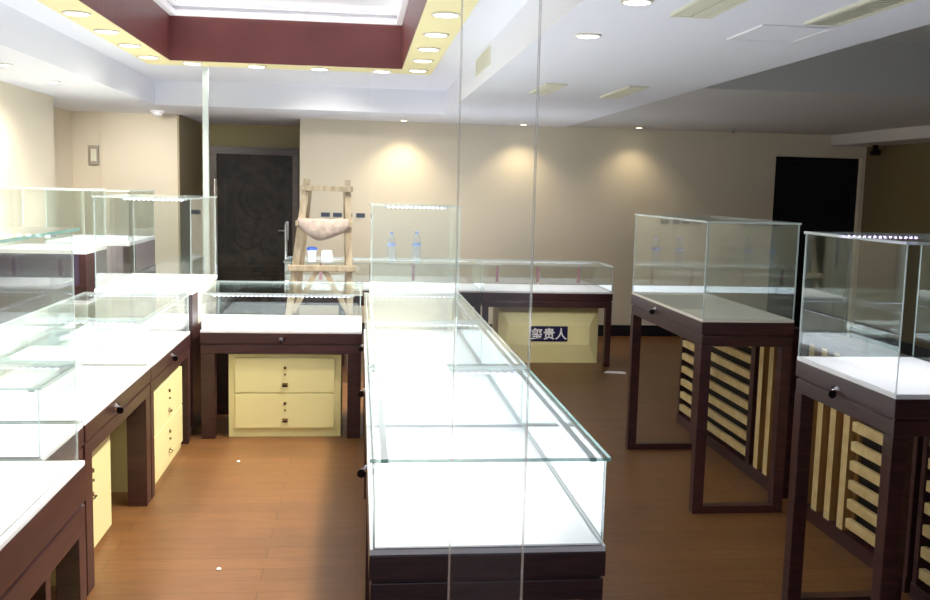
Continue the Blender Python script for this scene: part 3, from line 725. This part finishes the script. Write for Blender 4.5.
# ------------------------------------------------------------------ air vents and hatch in the right soffit
def vent(label, x0, x1, y0, y1, z, n=7, along='y', cat='air vent', fill=.36):
    root = thing('ceiling_vent', label, cat, ((x0+x1)/2, (y0+y1)/2, z-.012), 'air vents in the right soffit')
    f = B(); k = .022
    f.box(x0, x0+k, y0, y1, z-.012, z); f.box(x1-k, x1, y0, y1, z-.012, z); f.box(x0+k, x1-k, y0, y0+k, z-.012, z); f.box(x0+k, x1-k, y1-k, y1, z-.012, z)
    obj('vent_frame', f, M['vent'], root)
    obj('vent_backing', B().box(x0+k, x1-k, y0+k, y1-k, z-.003, z-.001), M['ventdark'], root)
    for i in range(n):
        if along == 'y':
            x = x0+k+(x1-x0-2*k)*(i+.5)/n; w = (x1-x0-2*k)/n*fill
            obj('vent_blade', B().box(x-w, x+w, y0+k, y1-k, z-.010, z-.004), M['vent'], root)
        else:
            y = y0+k+(y1-y0-2*k)*(i+.5)/n; w = (y1-y0-2*k)/n*fill
            obj('vent_blade', B().box(x0+k, x1-k, y-w, y+w, z-.010, z-.004), M['vent'], root)
vent('cream slot vent at the top picture edge in the right soffit', 1.24, 1.41, 2.7, 3.86, ZS, 2, fill=.42)
vent('long louvred vent grille at the top right of the soffit', 1.83, 1.98, 2.9, 3.9, ZS, 30, 'x', fill=.2)
vent('small pale vent in the soffit beyond the round downlights', 1.25, 1.395, 6.5, 7.18, ZS, 2, fill=.44)
vent('small pale vent in the soffit nearest the grey beam', 1.82, 1.96, 6.48, 7.27, ZS, 2, fill=.44)
root = thing('access_hatch', 'flush white ceiling hatch beside the long louvred vent', 'ceiling hatch', (1.855, 4.19, ZS-.008))
f = B(); f.box(1.69, 1.715, 3.99, 4.39, ZS-.008, ZS); f.box(2.0, 2.025, 3.99, 4.39, ZS-.008, ZS); f.box(1.715, 2.0, 3.99, 4.0, ZS-.006, ZS); f.box(1.715, 2.0, 4.38, 4.39, ZS-.006, ZS)
obj('hatch_frame', f, M['white'], root)
obj('hatch_panel', B().box(1.715, 2.0, 4.0, 4.38, ZS-.004, ZS), M['ceil'], root)
root = thing('side_grille', 'cream return air grille on the upright face of the right soffit', 'air vent', (.83, 6.64, 2.5))
f = B(); f.box(.822, .835, 6.29, 7.0, 2.5, 2.515); f.box(.822, .835, 6.29, 7.0, 2.605, 2.62); f.box(.822, .835, 6.29, 6.32, 2.515, 2.605); f.box(.822, .835, 6.97, 7.0, 2.515, 2.605)
obj('vent_frame', f, M['vent'], root)
obj('vent_backing', B().box(.832, .836, 6.32, 6.97, 2.515, 2.605), M['ventdark'], root)
for i in range(5):
    z = 2.52+.017*i; obj('vent_blade', B().box(.824, .833, 6.32, 6.97, z, z+.011), M['vent'], root)

# litter on the floor
solo('paper_scrap', B().quadmesh([(2.30, 8.62, .002), (2.50, 8.56, .002), (2.52, 8.66, .002), (2.34, 8.70, .002), (2.36, 8.62, .02), (2.48, 8.62, .015)],
     [(0, 1, 5, 4), (1, 2, 5), (2, 3, 4, 5), (3, 0, 4), (0, 3, 2, 1)]), M['paper'], 'crumpled white paper scrap on the dark floor beside the back counter leg', 'litter')
for i, (x, y, lb) in enumerate(((-.72, 5.78, 'white crumb on the brown floor near the cream two-drawer cabinet'), (-.60, 4.12, 'white crumb on the brown floor in the middle of the aisle'), (-.92, 3.78, 'white crumb on the brown floor near the left leg'))):
    solo('paper_crumb', B().lathe((x, y, 0), [(.008, 0), (.012, .004), (.008, .009), (.002, .011)], 8), M['paper'], lb, 'litter', 'white crumbs on the floor')

# ------------------------------------------------------------------ world, camera, view
wd = bpy.data.worlds.new('World'); S.world = wd; wd.use_nodes = True
bg = wd.node_tree.nodes.get('Background') or wd.node_tree.nodes.new('ShaderNodeBackground')
bg.inputs[0].default_value = lin((214, 222, 240)); bg.inputs[1].default_value = 1.0
F_, PT, YW, RL, H = 952.1, .11736, .11187, .02456, 1.7
cy, sy_ = math.cos(YW), math.sin(YW)
fwd = Vector((sy_*math.cos(PT), cy*math.cos(PT), -math.sin(PT))); right = Vector((cy, -sy_, 0)); up = right.cross(fwd)
r2 = math.cos(RL)*right+math.sin(RL)*up; u2 = -math.sin(RL)*right+math.cos(RL)*up
cam = bpy.data.cameras.new('Camera'); cam.sensor_width = 36; cam.sensor_fit = 'HORIZONTAL'; cam.lens = F_/930*36; cam.clip_start = .05
co = bpy.data.objects.new('Camera', cam); COL.objects.link(co)
mt = Matrix((r2, u2, -fwd)).transposed().to_4x4(); mt.translation = (0, 0, H); co.matrix_world = mt
S.camera = co
S.view_settings.view_transform = 'Standard'; S.view_settings.look = 'None'; S.view_settings.exposure = .2; S.view_settings.gamma = 1.12
S.cycles.transparent_max_bounces = 64; S.cycles.max_bounces = 14; S.cycles.glossy_bounces = 6; S.cycles.diffuse_bounces = 5
S.cycles.sample_clamp_indirect = 6
